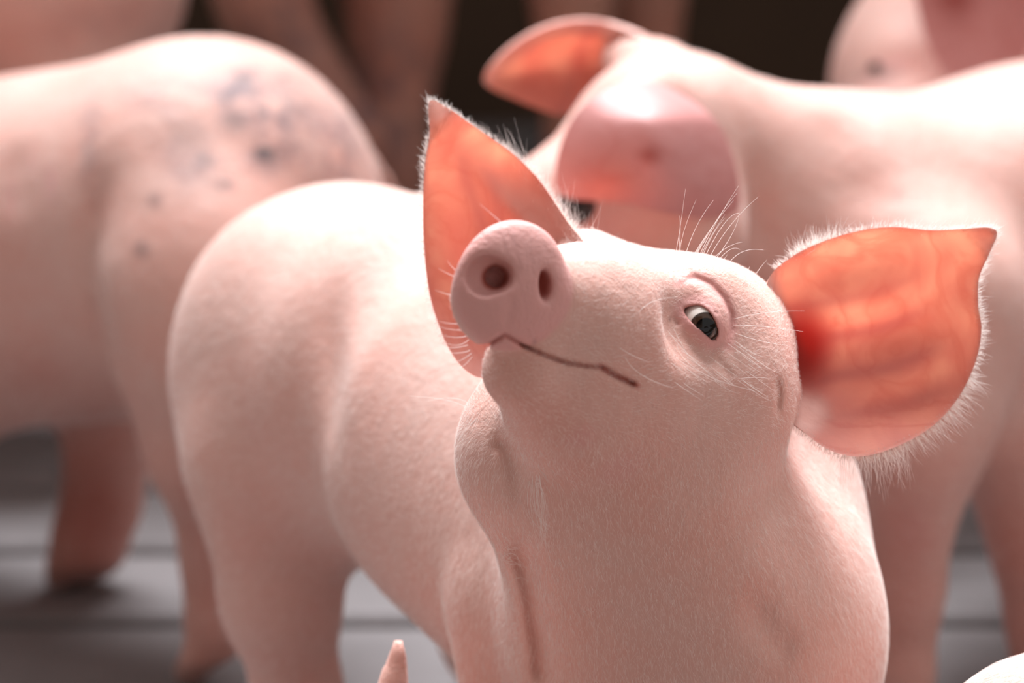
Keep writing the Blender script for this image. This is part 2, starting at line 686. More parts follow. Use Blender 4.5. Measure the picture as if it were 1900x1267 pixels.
def scatter(V, Q, N, count, rng, weight=None):
    T = np.concatenate([Q[:, [0, 1, 2]], Q[:, [0, 2, 3]]]) if Q.shape[1] == 4 else Q
    a, b, c = V[T[:, 0]], V[T[:, 1]], V[T[:, 2]]
    ar = np.linalg.norm(np.cross(b - a, c - a), axis=1)
    if weight is not None:
        ar = ar * weight[T].mean(1)
    cdf = np.cumsum(ar)
    ti = np.searchsorted(cdf, rng.random(count) * cdf[-1])
    ti = np.minimum(ti, len(T) - 1)
    u, v = rng.random(count), rng.random(count)
    m = u + v > 1
    u[m], v[m] = 1 - u[m], 1 - v[m]
    w = 1 - u - v
    t = T[ti]
    p = V[t[:, 0]] * w[:, None] + V[t[:, 1]] * u[:, None] + V[t[:, 2]] * v[:, None]
    nn = N[t[:, 0]] * w[:, None] + N[t[:, 1]] * u[:, None] + N[t[:, 2]] * v[:, None]
    return p, nn / (np.linalg.norm(nn, axis=1)[:, None] + 1e-9), t[:, 0]


def grow(p, n, flow, length, rng, lift=0.35, jitter=0.35, k=4):
    """short hairs that lie along flow and lift off the skin"""
    f = flow + jitter * rng.normal(size=p.shape)
    f = f - (f * n).sum(1)[:, None] * n
    f /= np.linalg.norm(f, axis=1)[:, None] + 1e-9
    s = np.linspace(0, 1, k)[None, :, None]
    L = length[:, None, None]
    up = lift * (s - 0.45 * s * s)
    return p[:, None, :] - 0.0004 * n[:, None, :] + L * (f[:, None, :] * s * (1 - 0.3 * lift) + n[:, None, :] * up)


# ------------------------------------------------------------------ ears
def catmull(pts, per=8):
    pts = np.asarray(pts, float)
    n = len(pts)
    out = []
    for i in range(n):
        p0, p1, p2, p3 = pts[i - 1], pts[i], pts[(i + 1) % n], pts[(i + 2) % n]
        for j in range(per):
            t = j / per
            out.append(0.5 * ((2 * p1) + (-p0 + p2) * t + (2 * p0 - 5 * p1 + 4 * p2 - p3) * t * t + (-p0 + 3 * p1 - 3 * p2 + p3) * t ** 3))
    return np.array(out)


def make_ear(name, parent, outline, center, depth, thick, mat, attrs_fn, rings=30, per=7, label=None):
    """a thick ear shell: outline points are (px, py); depth(px, py, t) sets its cupped form"""
    o = catmull(outline, per)
    c = np.array(center, float)
    n = len(o)
    ts = np.linspace(0, 1, rings + 1)[1:] ** 0.8
    px = [c[0]]
    py = [c[1]]
    tt = [0.0]
    for t in ts:
        px.extend(c[0] + t * (o[:, 0] - c[0]))
        py.extend(c[1] + t * (o[:, 1] - c[1]))
        tt.extend([t] * n)
    px, py, tt = map(np.array, (px, py, tt))
    d = depth(px, py, tt)
    front = np.stack([P(a, b, e) for a, b, e in zip(px, py, d)])
    F = []
    for j in range(n):
        F.append((0, 1 + j, 1 + (j + 1) % n))
    for r in range(rings - 1):
        b0, b1 = 1 + r * n, 1 + (r + 1) * n
        for j in range(n):
            F.append((b0 + j, b1 + j, b1 + (j + 1) % n))
            F.append((b0 + j, b1 + (j + 1) % n, b0 + (j + 1) % n))
    F = np.array(F)
    fn = np.cross(front[F[:, 1]] - front[F[:, 0]], front[F[:, 2]] - front[F[:, 0]])
    N = np.zeros_like(front)
    for i in range(3):
        for q in range(3):
            N[:, q] += np.bincount(F[:, i], fn[:, q], len(front))
    N /= np.linalg.norm(N, axis=1)[:, None] + 1e-12
    if ((CAM - front) * N).sum(1).mean() < 0:
        N = -N
        F = F[:, ::-1]
    base_t = attrs_fn(px, py, tt)
    th = thick * np.sqrt(np.maximum(1 - tt ** 8, 0)) * (1 + 1.5 * base_t['thick'])
    back = front - N * th[:, None]
    nb = len(front)
    V = np.concatenate([front, back])     # the two skins meet at the rim
    FB = F[:, ::-1] + nb
    FA = np.concatenate([F, FB])
    attrs = {k: np.concatenate([v, v]) for k, v in base_t.items()}
    ob = mesh_obj(name, V, FA, mat, parent, attrs)
    if label:
        ob['label'] = label
    return ob, V, FA, front, N, px, py, tt, n


def make_eyeball(parent, center, r, look, mat=None):
    """unit ball scaled to r, its +z turned to look"""
    seg, ring = 48, 32
    V = [(0, 0, 1)]
    for i in range(1, ring):
        a = math.pi * i / ring
        for j in range(seg):
            b = 2 * math.pi * j / seg
            bulge = 1 + 0.05 * max(0, math.cos(a) - 0.72) / 0.28
            V.append((math.sin(a) * math.cos(b) * bulge, math.sin(a) * math.sin(b) * bulge, math.cos(a) * bulge))
    V.append((0, 0, -1))
    F = [(0, 1 + j, 1 + (j + 1) % seg) for j in range(seg)]
    for i in range(ring - 2):
        for j in range(seg):
            a0 = 1 + i * seg + j
            a1 = 1 + i * seg + (j + 1) % seg
            F.append((a0, a0 + seg, a1 + seg, a1))
    last = len(V) - 1
    F += [(last, 1 + (ring - 2) * seg + (j + 1) % seg, 1 + (ring - 2) * seg + j) for j in range(seg)]
    me = bpy.data.meshes.new('eye')
    me.from_pydata(V, [], F)
    me.polygons.foreach_set('use_smooth', np.full(len(F), True))
    me.materials.append(mat or M_eye)
    o = bpy.data.objects.new('eye', me)
    scene.collection.objects.link(o)
    o.parent = parent
    o.location = np.asarray(center) - np.asarray(parent.location)
    o.scale = (r, r, r)
    import mathutils
    o.rotation_mode = 'QUATERNION'
    o.rotation_quaternion = mathutils.Vector(look).to_track_quat('Z', 'Y')
    return o


def paint(V, blobs):
    out = np.zeros(len(V))
    for c, r, v in blobs:
        dd = np.linalg.norm(V - np.asarray(c), axis=1)
        out = np.maximum(out, v * (1 - ss(r * 0.5, r, dd)))
    return out


def leg(hip, rh, foot_xy, mid=None, rm=0.035, rf=0.024, k=0.03, hind=False, face=(0, -1), zf=0.0):
    """leg from a hip point to the ground with joint, pastern and two toes"""
    hip = np.asarray(hip, float)
    f = np.array([foot_xy[0], foot_xy[1], zf])
    face = np.array([face[0], face[1], 0.0])
    face /= np.linalg.norm(face)
    if mid is None:
        h = hip[2]
        mid = hip * 0.4 + f * 0.6
        mid[2] = zf + 0.40 * (h - zf)
        mid += (-face if hind else face) * (0.035 if hind else 0.008)
    pas = f + np.array([0, 0, 0.050]) - face * 0.004
    out = [cone(hip, rh, mid, rm, k), cone(mid, rm, pas, rf, 0.02)]
    side = np.array([-face[1], face[0], 0])
    for s in (-1, 1):
        toe = f + side * s * 0.012
        out.append(cone(pas + side * s * 0.006, rf * 0.80, toe + face * 0.020 + np.array([0, 0, 0.0155]), 0.0150, 0.006))
    return out


def hoof_mask(V, feet, r=0.06):
    out = np.zeros(len(V))
    for f in feet:
        dd = np.hypot(V[:, 0] - f[0], V[:, 1] - f[1])
        out = np.maximum(out, (dd < r) * (1 - ss(0.022, 0.034, V[:, 2])))
    return out


# ================================================================== the pig in front, head raised
T0 = time.time()
rng = np.random.default_rng(7)


def polysd(x, y, poly):
    """signed distance (photo units) to a closed outline, negative inside"""
    poly = np.asarray(poly, float)
    d, _ = polydist(x, y, np.vstack([poly, poly[:1]]))
    ins = np.zeros(x.shape, bool)
    n = len(poly)
    for i in range(n):
        x0, y0 = poly[i]
        x1, y1 = poly[(i + 1) % n]
        c = ((y0 > y) != (y1 > y)) & (x < (x1 - x0) * (y - y0) / (y1 - y0 + 1e-12) + x0)
        ins ^= c
    return np.where(ins, -d, d)


EYE_D = 2.4195
EYE_C = P(1301, 600, EYE_D)
EYE_R = 0.0140
EYE_OPEN = catmull([(1269, 574), (1286, 567), (1301, 568), (1315, 579), (1326, 595), (1331, 611), (1330, 624), (1323, 631),
                    (1314, 624), (1294, 606), (1278, 591)], 4)


def eye_cut(p, cur):
    x, y, d = proj(p)
    sd = polysd(x, y, EYE_OPEN) * 2.43 / FPX
    prism = np.maximum(sd, d - EYE_D - 0.002)
    cur = -smin(-cur, prism, 0.0012)
    ball = np.linalg.norm(p - EYE_C, axis=1) - (EYE_R - 0.0004)
    return np.maximum(cur, -ball)


SN = frame(roll=8, yaw=26, pitch=-8)      # snout axes: right, up, into the head
SC = P(953, 527, 2.300)


def snout_local(x, y, z):
    return SC + SN[0] * x + SN[1] * y + SN[2] * z


main_prims = [
    # hindquarters, barrel, shoulders
    E(630, 680, 3.12, 276, 335, 0.130, k=0.045),
    E(525, 720, 3.09, 170, 300, 0.100, roll=-6, yaw=35, k=0.04),
    C((505, 860, 3.06, 160), (522, 1120, 3.09, 98), k=0.035),
    C((522, 1120, 3.09, 98), (553, 1285, 3.12, 70), k=0.03),
    C((660, 690, 3.14, 300), (800, 710, 3.02, 350), k=0.04),
    C((968, 836, 2.890, 368), (1190, 1010, 2.74, 395), k=0.038),
    # chest, neck and throat
    E(1290, 1190, 2.66, 335, 400, 0.13, k=0.06),
    C((1135, 830, 2.50, 258), (1285, 1140, 2.585, 325), k=0.05),
    C((1230, 720, 2.56, 185), (1300, 900, 2.70, 255), k=0.04),
    S(978, 850, 2.475, 94, k=0.055),
    # shoulder on the near side
    C((1000, 1110, 2.68, 168), (995, 1420, 2.69, 125), k=0.014),
    C((1400, 1200, 2.62, 190), (1440, 1450, 2.66, 110), k=0.04),
    # head
    C((972, 540, 2.325, 88), (1092, 588, 2.392, 116), k=0.03),
    C((1092, 588, 2.392, 116), (1245, 652, 2.475, 166), k=0.03),
    S(1300, 645, 2.505, 146, k=0.04),
    C((968, 688, 2.345, 74), (1072, 742, 2.408, 118), k=0.022),
    C((1072, 742, 2.408, 118), (1215, 790, 2.49, 195), k=0.03),
    C((1090, 640, 2.375, 70), (1200, 700, 2.42, 95), k=0.03),
    S(1305, 735, 2.478, 140, k=0.04),
    S(1296, 560, 2.452, 62, k=0.03),
    # ear roots
    C((1340, 630, 2.53, 105), (1396, 635, 2.55, 76), k=0.035),
    C((1385, 735, 2.50, 55), (1432, 738, 2.505, 36), k=0.02),
    C((1200, 590, 2.55, 110), (1090, 500, 2.57, 75), k=0.04),
    # snout disc with its rim
    ellipsoid(SC + SN[2] * 0.0035, (0.0362, 0.0382, 0.0160), SN, k=0.006),
    ellipsoid(snout_local(-0.0005, -0.010, 0.012), (0.031, 0.030, 0.020), SN, k=0.012),
    # eyelids
    E(1292, 602, 2.391, 50, 44, 0.012, roll=35, op='sub', k=0.028),
    sphere(EYE_C, 0.0157, k=0.006),
    E(1308, 558, 2.424, 40, 17, 0.010, roll=38, k=0.008),
]
# far-side and lower legs, tail
_hf = P(553, 1285, 3.12)
main_prims += leg(_hf, 0.031, (_hf[0] - 0.005, _hf[1] - 0.005), mid=_hf * np.array([1, 1, 0.55]) + np.array([0.006, 0.012, 0]), rm=0.026, rf=0.021, face=(0.5, -0.85))
_hl = P(640, 780, 3.12) + np.array([0.13, 0.085, -0.05])
main_prims += leg(_hl, 0.075, (_hl[0] + 0.0, _hl[1] + 0.02), rm=0.036, hind=True, face=(0.5, -0.85))
_fr = P(1000, 1420, 2.70)
main_prims += leg(_fr, 0.044, (_fr[0], _fr[1] - 0.01), rm=0.032, face=(0.4, -0.9))
_fl = P(1440, 1450, 2.66)
main_prims += leg(_fl, 0.042, (_fl[0] + 0.005, _fl[1]), rm=0.032, face=(0.4, -0.9))
_t0 = P(470, 560, 3.22)
main_prims += [cone(_t0 + np.array([0.03, 0.05, 0.06]), 0.014, _t0 + np.array([-0.03, 0.10, 0.0]), 0.006, 0.012)]

# nostrils
main_prims += [
    ellipsoid(snout_local(-0.0228, 0.0030, -0.0075), (0.0128, 0.0122, 0.0112), frame(roll=-20, yaw=26, pitch=-8), 0.0035, 'sub'),
    cone(snout_local(-0.0140, 0.0040, -0.0080), 0.0078, snout_local(-0.0075, 0.001, 0.014), 0.0052, 0.006, 'sub'),
    ellipsoid(snout_local(0.0165, 0.003, -0.012), (0.0048, 0.0098, 0.016), frame(roll=-8, yaw=26, pitch=-8), 0.004, 'sub'),
    ellipsoid(snout_local(0.0235, 0.000, -0.0185), (0.0090, 0.0140, 0.0060), SN, 0.008, 'sub'),
]
LIP = [(874, 650), (905, 640), (936, 621), (970, 640), (1010, 659), (1050, 673), (1090, 679), (1120, 681)]
LIPC = [(1112, 678), (1140, 696), (1184, 716)]
LID = [(1262, 522), (1290, 514), (1320, 527), (1345, 554), (1358, 585), (1358, 610), (1350, 640)]
main_prims += [
    Prim(eye_cut, 0, 'warp', EYE_C - 0.03, EYE_C + 0.03),
    groove(LIP, 4.2, 0.0042, 2.2, 2.46, 0.02),
    groove(LIPC, 5.5, 0.0055, 2.2, 2.47, 0.15),
    groove(LID, 5, 0.0020, 2.3, 2.47, 0.2),
    groove([(1247, 584), (1260, 606)], 5, 0.0018, 2.3, 2.47, 0.25),
    groove([(1262, 610), (1290, 645), (1325, 690)], 7, 0.0007, 2.3, 2.47, 0.3),
    groove([(1300, 640), (1340, 680), (1365, 705)], 9, 0.0010, 2.3, 2.48, 0.35),
    groove([(905, 815), (935, 830), (955, 870), (960, 960)], 14, 0.004, 2.3, 2.5, 0.3),
    groove([(1440, 690), (1446, 730), (1440, 782)], 6, 0.003, 2.3, 2.55, 0.3),
    groove([(1428, 800), (1418, 880), (1432, 980), (1470, 1100)], 38, 0.006, 2.3, 2.7, 0.5),
    groove([(628, 470), (618, 600), (624, 800), (650, 960)], 22, 0.005, 2.6, 3.2, 0.5),
    groove([(955, 985), (985, 1080), (1005, 1200), (1010, 1300)], 22, 0.010, 2.4, 2.75, 0.2),
    groove([(1380, 1090), (1430, 1180), (1480, 1230)], 30, 0.005, 2.4, 2.7, 0.3),
    # nose: middle furrow and the edge between disc and muzzle
    groove([(938, 622), (945, 575), (950, 540)], 9, 0.0010, 2.2, 2.4, 0.3),
]
fine_lo = np.minimum(P(830, 820, 2.26), P(830, 400, 2.26))
fine_hi = np.maximum(P(1480, 400, 2.54), P(1480, 820, 2.44))
fine = (np.array([fine_lo[0], P(900, 600, 2.26)[1], P(900, 780, 2.40)[2]]), np.array([fine_hi[0], P(900, 600, 2.50)[1], P(900, 405, 2.30)[2]]))
V, Q = surface(main_prims, 0.0055, fine, 0.00125, smooth=1)
print('main pig', len(V), round(time.time() - T0, 1))
N = vnormals(V, Q)
px, py, dd = proj(V)
near = (dd < 2.5)
d_sn = np.linalg.norm((V - SC) @ SN.T / np.array([0.0395, 0.0415, 0.026]), axis=1)
pink = 0.75 * (1 - ss(0.93, 1.08, d_sn))
ld, la = polydist(px, py, LID)
pink = np.maximum(pink, 0.7 * np.exp(-(ld / 14) ** 2) * near)
ed = polysd(px, py, EYE_OPEN)
pink = np.maximum(pink, 0.75 * (1 - ss(6, 34, ed)) * near)
pink = np.maximum(pink, paint(V, [(P(1075, 795, 2.37), 0.016, 0.35), (P(1145, 850, 2.40), 0.022, 0.3), (P(1290, 800, 2.42), 0.012, 0.25)]))
red = 0.85 * (1 - ss(0, 5, np.abs(ed))) * near * 0.6
for ln, w, a in ((LIP, 3.5, 0.4), (LIPC, 5, 0.8)):
    q, _ = polydist(px, py, ln)
    red = np.maximum(red, a * np.exp(-(q / w) ** 2) * near)
q, _ = polydist(px, py, LID)
red = np.maximum(red, 0.25 * np.exp(-(q / 4) ** 2) * near)
for c, r in ((snout_local(-0.0110, 0.001, 0.004), 0.0115), (snout_local(0.0165, 0.003, -0.002), 0.011)):
    w = np.linalg.norm(V - c, axis=1)
    depth_in = (V - SC) @ SN[2]
    red = np.maximum(red, 1.0 * (1 - ss(r * 0.6, r, w)) * ss(-0.012, 0.0, depth_in))  # red flesh, with the dark of the deep nostrils painted in
spot = paint(V, [(P(1250, 592, 2.40), 0.004, 0.5), (P(1256, 604, 2.40), 0.003, 0.5)])
feet_m = [(_hf[0] - 0.005, _hf[1] - 0.005), (_hl[0], _hl[1] + 0.02), (_fr[0], _fr[1] - 0.01), (_fl[0] + 0.005, _fl[1])]
spot = np.maximum(spot, 0.5 * hoof_mask(V, feet_m))
spot = np.maximum(spot, 0.30 * np.exp(-((px - 992) / 4) ** 2 - ((py - 634) / 6) ** 2) * near)
base = P(1100, 1000, 2.8)
base[2] = 0
pig1 = thing('pig', 'pale pink pig in front with raised snout and glowing upright ears', 'pig', base, 'pigs standing in the pen')
mesh_obj('body', V, Q, M_skin, pig1, {'pink': pink, 'red': red, 'spot': spot, 'dirt': np.zeros(len(V))})
e = make_eyeball(pig1, EYE_C, EYE_R, (CAM - EYE_C) / np.linalg.norm(CAM - EYE_C) + RIGHT * 0.22 - UP * 0.24)
e['label'] = 'dark brown glossy eye'

# ---- ears
# the ear on the right of the photo
OUT_R = [(1425, 520), (1470, 476), (1530, 447), (1600, 427), (1660, 421), (1725, 427), (1785, 425), (1832, 422), (1850, 433),
         (1836, 470), (1817, 515), (1815, 565), (1821, 612), (1810, 672), (1778, 738), (1728, 792), (1660, 830), (1592, 847),
         (1535, 833), (1490, 800), (1452, 765), (1425, 700), (1412, 610)]
CEN_R = (1600, 630)


def depth_r(x, y, t):
    u = (x - 1450) / 400.0
    v = (y - 640) / 210.0
    # two long folds run from the root towards the tip, the near lower lobe rolls to the camera
    ax_ = np.array([0.955, -0.297])
    s = (x - 1450) * ax_[0] + (y - 690) * ax_[1]
    w = (x - 1450) * -ax_[1] + (y - 690) * ax_[0]
    fold = 0.0035 * np.cos(w / 26.0 + 0.5) * np.exp(-((s - 170) / 150) ** 2) * (1 - t ** 4)
    cup = 0.030 * (1 - np.minimum(((x - 1610) / 215.0) ** 2 + ((y - 635) / 215.0) ** 2, 1.6))
    return 2.498 + 0.018 * u + cup + fold - 0.012 * ss(0.2, 1.0, v) * (1 - 0.3 * u) + 0.012 * ss(0.2, 1.0, -v)


def attr_r(x, y, t):
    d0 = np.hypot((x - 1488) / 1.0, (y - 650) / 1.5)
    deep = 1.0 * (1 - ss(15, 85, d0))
    ax_ = np.array([0.955, -0.297])
    s = (x - 1450) * ax_[0] + (y - 690) * ax_[1]
    w = (x - 1450) * -ax_[1] + (y - 690) * ax_[0]
    wig = w + 7 * np.sin(s / 45.0)
    rid = np.zeros_like(x)
    for c0, wd, a in ((-95, 11, 0.45), (-30, 14, 0.75), (45, 15, 0.85), (118, 18, 0.7)):
        rid = np.maximum(rid, a * np.exp(-((wig - c0) / wd) ** 2) * ss(0, 60, s) * (1 - ss(230, 330, s)))
    lobe = np.hypot((x - 1530) / 1.3, (y - 770))
    rid = np.maximum(rid, 0.6 * (1 - ss(20, 90, lobe)))
    thick = 1 - ss(1430, 1475, x + 0.15 * np.abs(y - 620) * (y < 620))
    thick = np.maximum(thick, 0.85 * (1 - ss(25, 75, np.hypot((x - 1480) / 1.0, (y - 765) / 0.8))))
    thick = np.maximum(thick, 0.35 * ss(0.975, 1.0, t))
    return {'deep': deep, 'ridge': rid, 'thick': thick}


earR = make_ear('ear', pig1, OUT_R, CEN_R, depth_r, 0.0035, M_ear, attr_r, label='wide upright ear glowing red-orange, tip out to the right')

OUT_L = [(797, 188), (830, 200), (862, 222), (905, 252), (950, 284), (990, 322), (1022, 365), (1052, 410), (1078, 443), (1105, 480),
         (1110, 540), (1060, 610), (980, 670), (905, 700), (868, 690), (838, 655), (815, 605), (797, 545), (787, 460), (785, 370),
         (789, 300), (797, 250)]
CEN_L = (915, 480)


def depth_l(x, y, t):
    u = (x - 800) / 280.0
    v = (y - 190) / 500.0
    cup = 0.036 * (1 - np.minimum(((x - 925) / 150.0) ** 2 + ((y - 500) / 270.0) ** 2, 1.5))
    roll = -0.016 * ss(0.55, 1.0, (x - 850 - (y - 190) * 0.42) / 130.0)
    return 2.575 - 0.035 * v + cup + roll * 1.0 + 0.004 * np.cos((x - y * 0.3) / 34.0) * (1 - t ** 4)


def attr_l(x, y, t):
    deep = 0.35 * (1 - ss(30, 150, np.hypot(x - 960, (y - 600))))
    rid = 0.5 * np.exp(-((x - 868 - 0.16 * (y - 300) + 10 * np.sin(y / 40.0)) / 13) ** 2) * ss(250, 320, y)
    rid = np.maximum(rid, 0.4 * np.exp(-((x - 905 - 0.35 * (y - 330) + 8 * np.sin(y / 31.0)) / 11) ** 2) * ss(280, 340, y))
    edge = (x - 812) - (y - 190) * 0.905           # band along the front edge, outer skin rolled over
    band = ss(-62, -20, edge) * ss(260, 420, y)
    thick = np.maximum(0.9 * band, 0.5 * (1 - ss(190, 250, y)))
    thick = np.maximum(thick, 0.35 * ss(0.97, 1.0, t))
    thick = np.maximum(thick, 0.8 * ss(1040, 1090, x))
    thick = np.maximum(thick, 0.35 * ss(560, 700, y))
    return {'deep': deep, 'ridge': rid, 'thick': thick}


earL = make_ear('ear', pig1, OUT_L, CEN_L, depth_l, 0.0035, M_ear, attr_l, label='pointed upright ear glowing orange behind the snout')

# ---- coat
view = CAM - V
view /= np.linalg.norm(view, axis=1)[:, None]
fac = (N * view).sum(1)
infr = (px > -60) & (px < 1960) & (py > -60) & (py < 1330)
w = (fac > -0.35) * infr * (1 - ss(0.2, 0.6, pink)) * (d_sn > 1.05) * (ed > 14)
w = w * np.where(dd < 2.75, 1.0, 0.55)
n_h = 120000
hp, hn, hi = scatter(V, Q, N, n_h, rng, w)
hx, hy, hd = proj(hp)
head_w = (ss(0, 60, 1460 - hx) * ss(0, 60, hx - 840) * (1 - ss(740, 860, hy)) * (hd < 2.56))[:, None]
poll = np.array([0.46, 0.86, -0.10])
rear = np.array([-0.50, 0.80, -0.35])
down = np.array([0.10, 0.15, -1.0])
neck_w = (ss(740, 880, hy) * (hd < 2.72))[:, None]
flow = head_w * poll + (1 - head_w) * (neck_w * down + (1 - neck_w) * rear)
ln = (0.0045 + 0.0045 * rng.random(n_h)) * np.where(hd < 2.75, 1.0, 1.2)
ln = np.where(head_w[:, 0] > 0.5, ln * 0.75, ln)
hairs = grow(hp, hn, flow, ln, rng, 0.32, 0.30)
hair_obj('coat', hairs, np.full(n_h, 0.00006), pig1, M_hair, 'fine white bristles')

# ear fringes and long bristles
strands = []
radii = []


def ear_fringe(ear, count, lmin, lmax, outdir, sel, spread=0.5, tmin=0.86):
    ob, Ve, Fe, front, Ne, ex, ey, et, n = ear
    c = np.array([ex.mean(), ey.mean()])
    cand = np.where((et > tmin) & sel(ex, ey))[0]
    pick = rng.choice(cand, count)
    for i in pick:
        o2 = np.array([ex[i] - c[0], ey[i] - c[1]])
        o2 /= np.linalg.norm(o2)
        dirn = RIGHT * o2[0] - UP * o2[1] + outdir + spread * rng.normal(size=3) * 0.6
        dirn /= np.linalg.norm(dirn)
        L = lmin + (lmax - lmin) * rng.random() ** 2
        b = front[i] - Ne[i] * 0.002 * rng.random() + (RIGHT * rng.normal() + UP * rng.normal()) * 0.0008
        s = np.linspace(0, 1, 5)[:, None]
        bend = (np.array(outdir) * 0.5 + rng.normal(size=3) * 0.25)
        strands.append(b + L * (dirn * s + bend * s * s * 0.5))
        radii.append(0.00008)


ear_fringe(earR, 3200, 0.0015, 0.0045, FWD * 0.3 + RIGHT * 0.1, lambda x, y: (x > 1440), 0.6, 0.97)
ear_fringe(earL, 2000, 0.0015, 0.004, FWD * 0.3, lambda x, y: (y < 640), 0.6, 0.97)
ear_fringe(earR, 1300, 0.003, 0.008, FWD * 0.3 + RIGHT * 0.2, lambda x, y: (x > 1440), 0.5, 0.95)
ear_fringe(earR, 420, 0.006, 0.015, RIGHT * 0.5 - UP * 0.25, lambda x, y: (y > 690) & (x > 1600), 0.4, 0.95)
ear_fringe(earR, 160, 0.012, 0.026, -UP * 0.9 + RIGHT * 0.1, lambda x, y: (y > 800) & (x > 1560) & (x < 1680), 0.5, 0.9)
ear_fringe(earR, 300, 0.005, 0.014, RIGHT * 0.4 + UP * 0.2, lambda x, y: (y < 480) & (x < 1560), 0.5, 0.93)
ear_fringe(earL, 900, 0.003, 0.007, FWD * 0.3 + UP * 0.1, lambda x, y: (y < 480), 0.5, 0.95)
ear_fringe(earL, 260, 0.010, 0.024, -RIGHT * 0.7 + UP * 0.8, lambda x, y: (x > 940) & (y < 500), 0.4, 0.80)
hair_obj('ear_fringe', np.array(strands), np.array(radii), pig1, M_hair, 'white fringe of hair on the ears')

strands, radii = [], []
front_ok = (fac > 0.05) & (dd < 2.8)


def bristle(pts, d, r=0.00016, k=7, dz=0.0, snap=True):
    """one long bristle through photo positions, root first"""
    pts = np.asarray(pts, float)
    m = front_ok & (np.abs(px - pts[0][0]) < 5) & (np.abs(py - pts[0][1]) < 5)
    if snap and m.any():
        d = dd[m].min() + 0.0005
    if len(pts) == 2:
        pts = np.vstack([pts[0], pts.mean(0), pts[1]])
    t = np.linspace(0, 1, k)
    a, b, c = pts[0], 2 * pts[1] - 0.5 * (pts[0] + pts[2]), pts[2]
    q = (1 - t)[:, None] ** 2 * a + 2 * ((1 - t) * t)[:, None] * b + t[:, None] ** 2 * c
    strands.append(np.array([P(x, y, d + dz * tt) for (x, y), tt in zip(q, t)]))
    radii.append(r)


BROW = [[(1250, 485), (1259, 440), (1272, 350)], [(1257, 488), (1262, 430), (1260, 400)], [(1262, 490), (1266, 440), (1292, 370)],
        [(1268, 488), (1290, 425), (1324, 371)], [(1276, 492), (1315, 430), (1361, 372)], [(1281, 494), (1330, 408), (1368, 358)],
        [(1288, 495), (1325, 420), (1370, 345)], [(1292, 497), (1310, 455), (1345, 398)], [(1298, 498), (1340, 420), (1372, 395)],
        [(1305, 500), (1350, 425), (1407, 365)], [(1311, 502), (1355, 440), (1372, 395)], [(1308, 500), (1340, 465), (1377, 449)],
        [(1318, 503), (1350, 466), (1373, 463)], [(1326, 505), (1338, 488), (1350, 472)], [(1342, 507), (1372, 470), (1417, 464)],
        [(1360, 510), (1370, 496), (1373, 495)], [(1380, 512), (1388, 500), (1391, 494)], [(1400, 512), (1412, 495), (1423, 482)],
        [(1274, 492), (1296, 462), (1315, 440)], [(1284, 494), (1300, 455), (1322, 425)], [(1294, 498), (1320, 440), (1345, 405)]]
for b in BROW:
    bristle(b, 2.462, 0.00018)
WH = [([(1362, 592), (1420, 580), (1493, 577)], 2.425), ([(1360, 603), (1420, 606), (1490, 615)], 2.425), ([(1365, 618), (1410, 632), (1465, 642)], 2.43),
      ([(1375, 702), (1405, 700), (1432, 703)], 2.43), ([(1150, 645), (1175, 660), (1205, 672)], 2.365), ([(1160, 662), (1190, 695), (1250, 720)], 2.365),
      ([(1186, 578), (1215, 558), (1256, 552)], 2.395), ([(1240, 615), (1290, 670), (1345, 715)], 2.40), ([(1250, 610), (1300, 690), (1340, 705)], 2.40),
      ([(1255, 640), (1300, 690), (1400, 725)], 2.405), ([(1330, 690), (1350, 705), (1362, 715)], 2.42),
      ([(850, 505), (838, 494), (830, 483)], 2.315), ([(848, 515), (832, 508), (814, 498)], 2.315), ([(846, 548), (828, 545), (808, 538)], 2.32),
      ([(860, 600), (835, 600), (815, 596)], 2.325), ([(868, 640), (838, 645), (812, 640)], 2.335), ([(872, 650), (848, 655), (825, 652)], 2.335),
      ([(932, 414), (910, 395), (890, 378)], 2.33), ([(868, 610), (845, 612), (815, 606)], 2.33), ([(868, 622), (848, 626), (822, 622)], 2.33),
      ([(870, 630), (850, 640), (826, 636)], 2.335), ([(875, 655), (855, 668), (838, 672)], 2.335), ([(876, 662), (858, 680), (845, 684)], 2.335),
      ([(880, 770), (840, 745), (760, 735)], 2.36), ([(882, 765), (850, 740), (790, 745)], 2.36), ([(885, 775), (862, 800), (850, 815)], 2.36)]
for b, d in WH:
    bristle(b, d, 0.00014, snap=b[0][0] > 900)
for i in range(26):          # hair at the chin's edge and the tuft under it
    x0, y0 = 880 + rng.normal() * 6, 690 + 90 * rng.random()
    bristle([(x0, y0), (x0 - 8, y0 + 18), (x0 - 14 - 10 * rng.random(), y0 + 36)], 2.345, 0.00009)
for i in range(14):
    x0, y0 = 995 + rng.normal() * 7, 880 + rng.random() * 20
    bristle([(x0, y0), (x0 + 4 + rng.normal() * 5, y0 + 60), (x0 + 8 + rng.normal() * 12, y0 + 90 + 60 * rng.random())], 2.372, 0.00012)
for i in range(90):          # curly hair on the shoulder beside the neck
    y0 = 1000 + 230 * rng.random()
    x0 = 905 + (y0 - 1000) * 0.10 + 38 * rng.random()
    L = 18 + 26 * rng.random()
    bristle([(x0, y0), (x0 + L * 0.6, y0 - 3 + rng.normal() * 4), (x0 + L, y0 + 8 + rng.normal() * 9)], 2.60, 0.00013, dz=-0.006)
for i in range(40):          # pale hair on the cheek below the eye
    x0, y0 = 1240 + 150 * rng.random(), 600 + 110 * rng.random()
    if abs(x0 - 1301) < 42 and y0 < 645:
        continue
    L = 25 + 40 * rng.random()
    bristle([(x0, y0), (x0 + L * 0.5, y0 + L * 0.35), (x0 + L, y0 + L * (0.5 + 0.3 * rng.random()))], 2.41, 0.00010, dz=0.004)
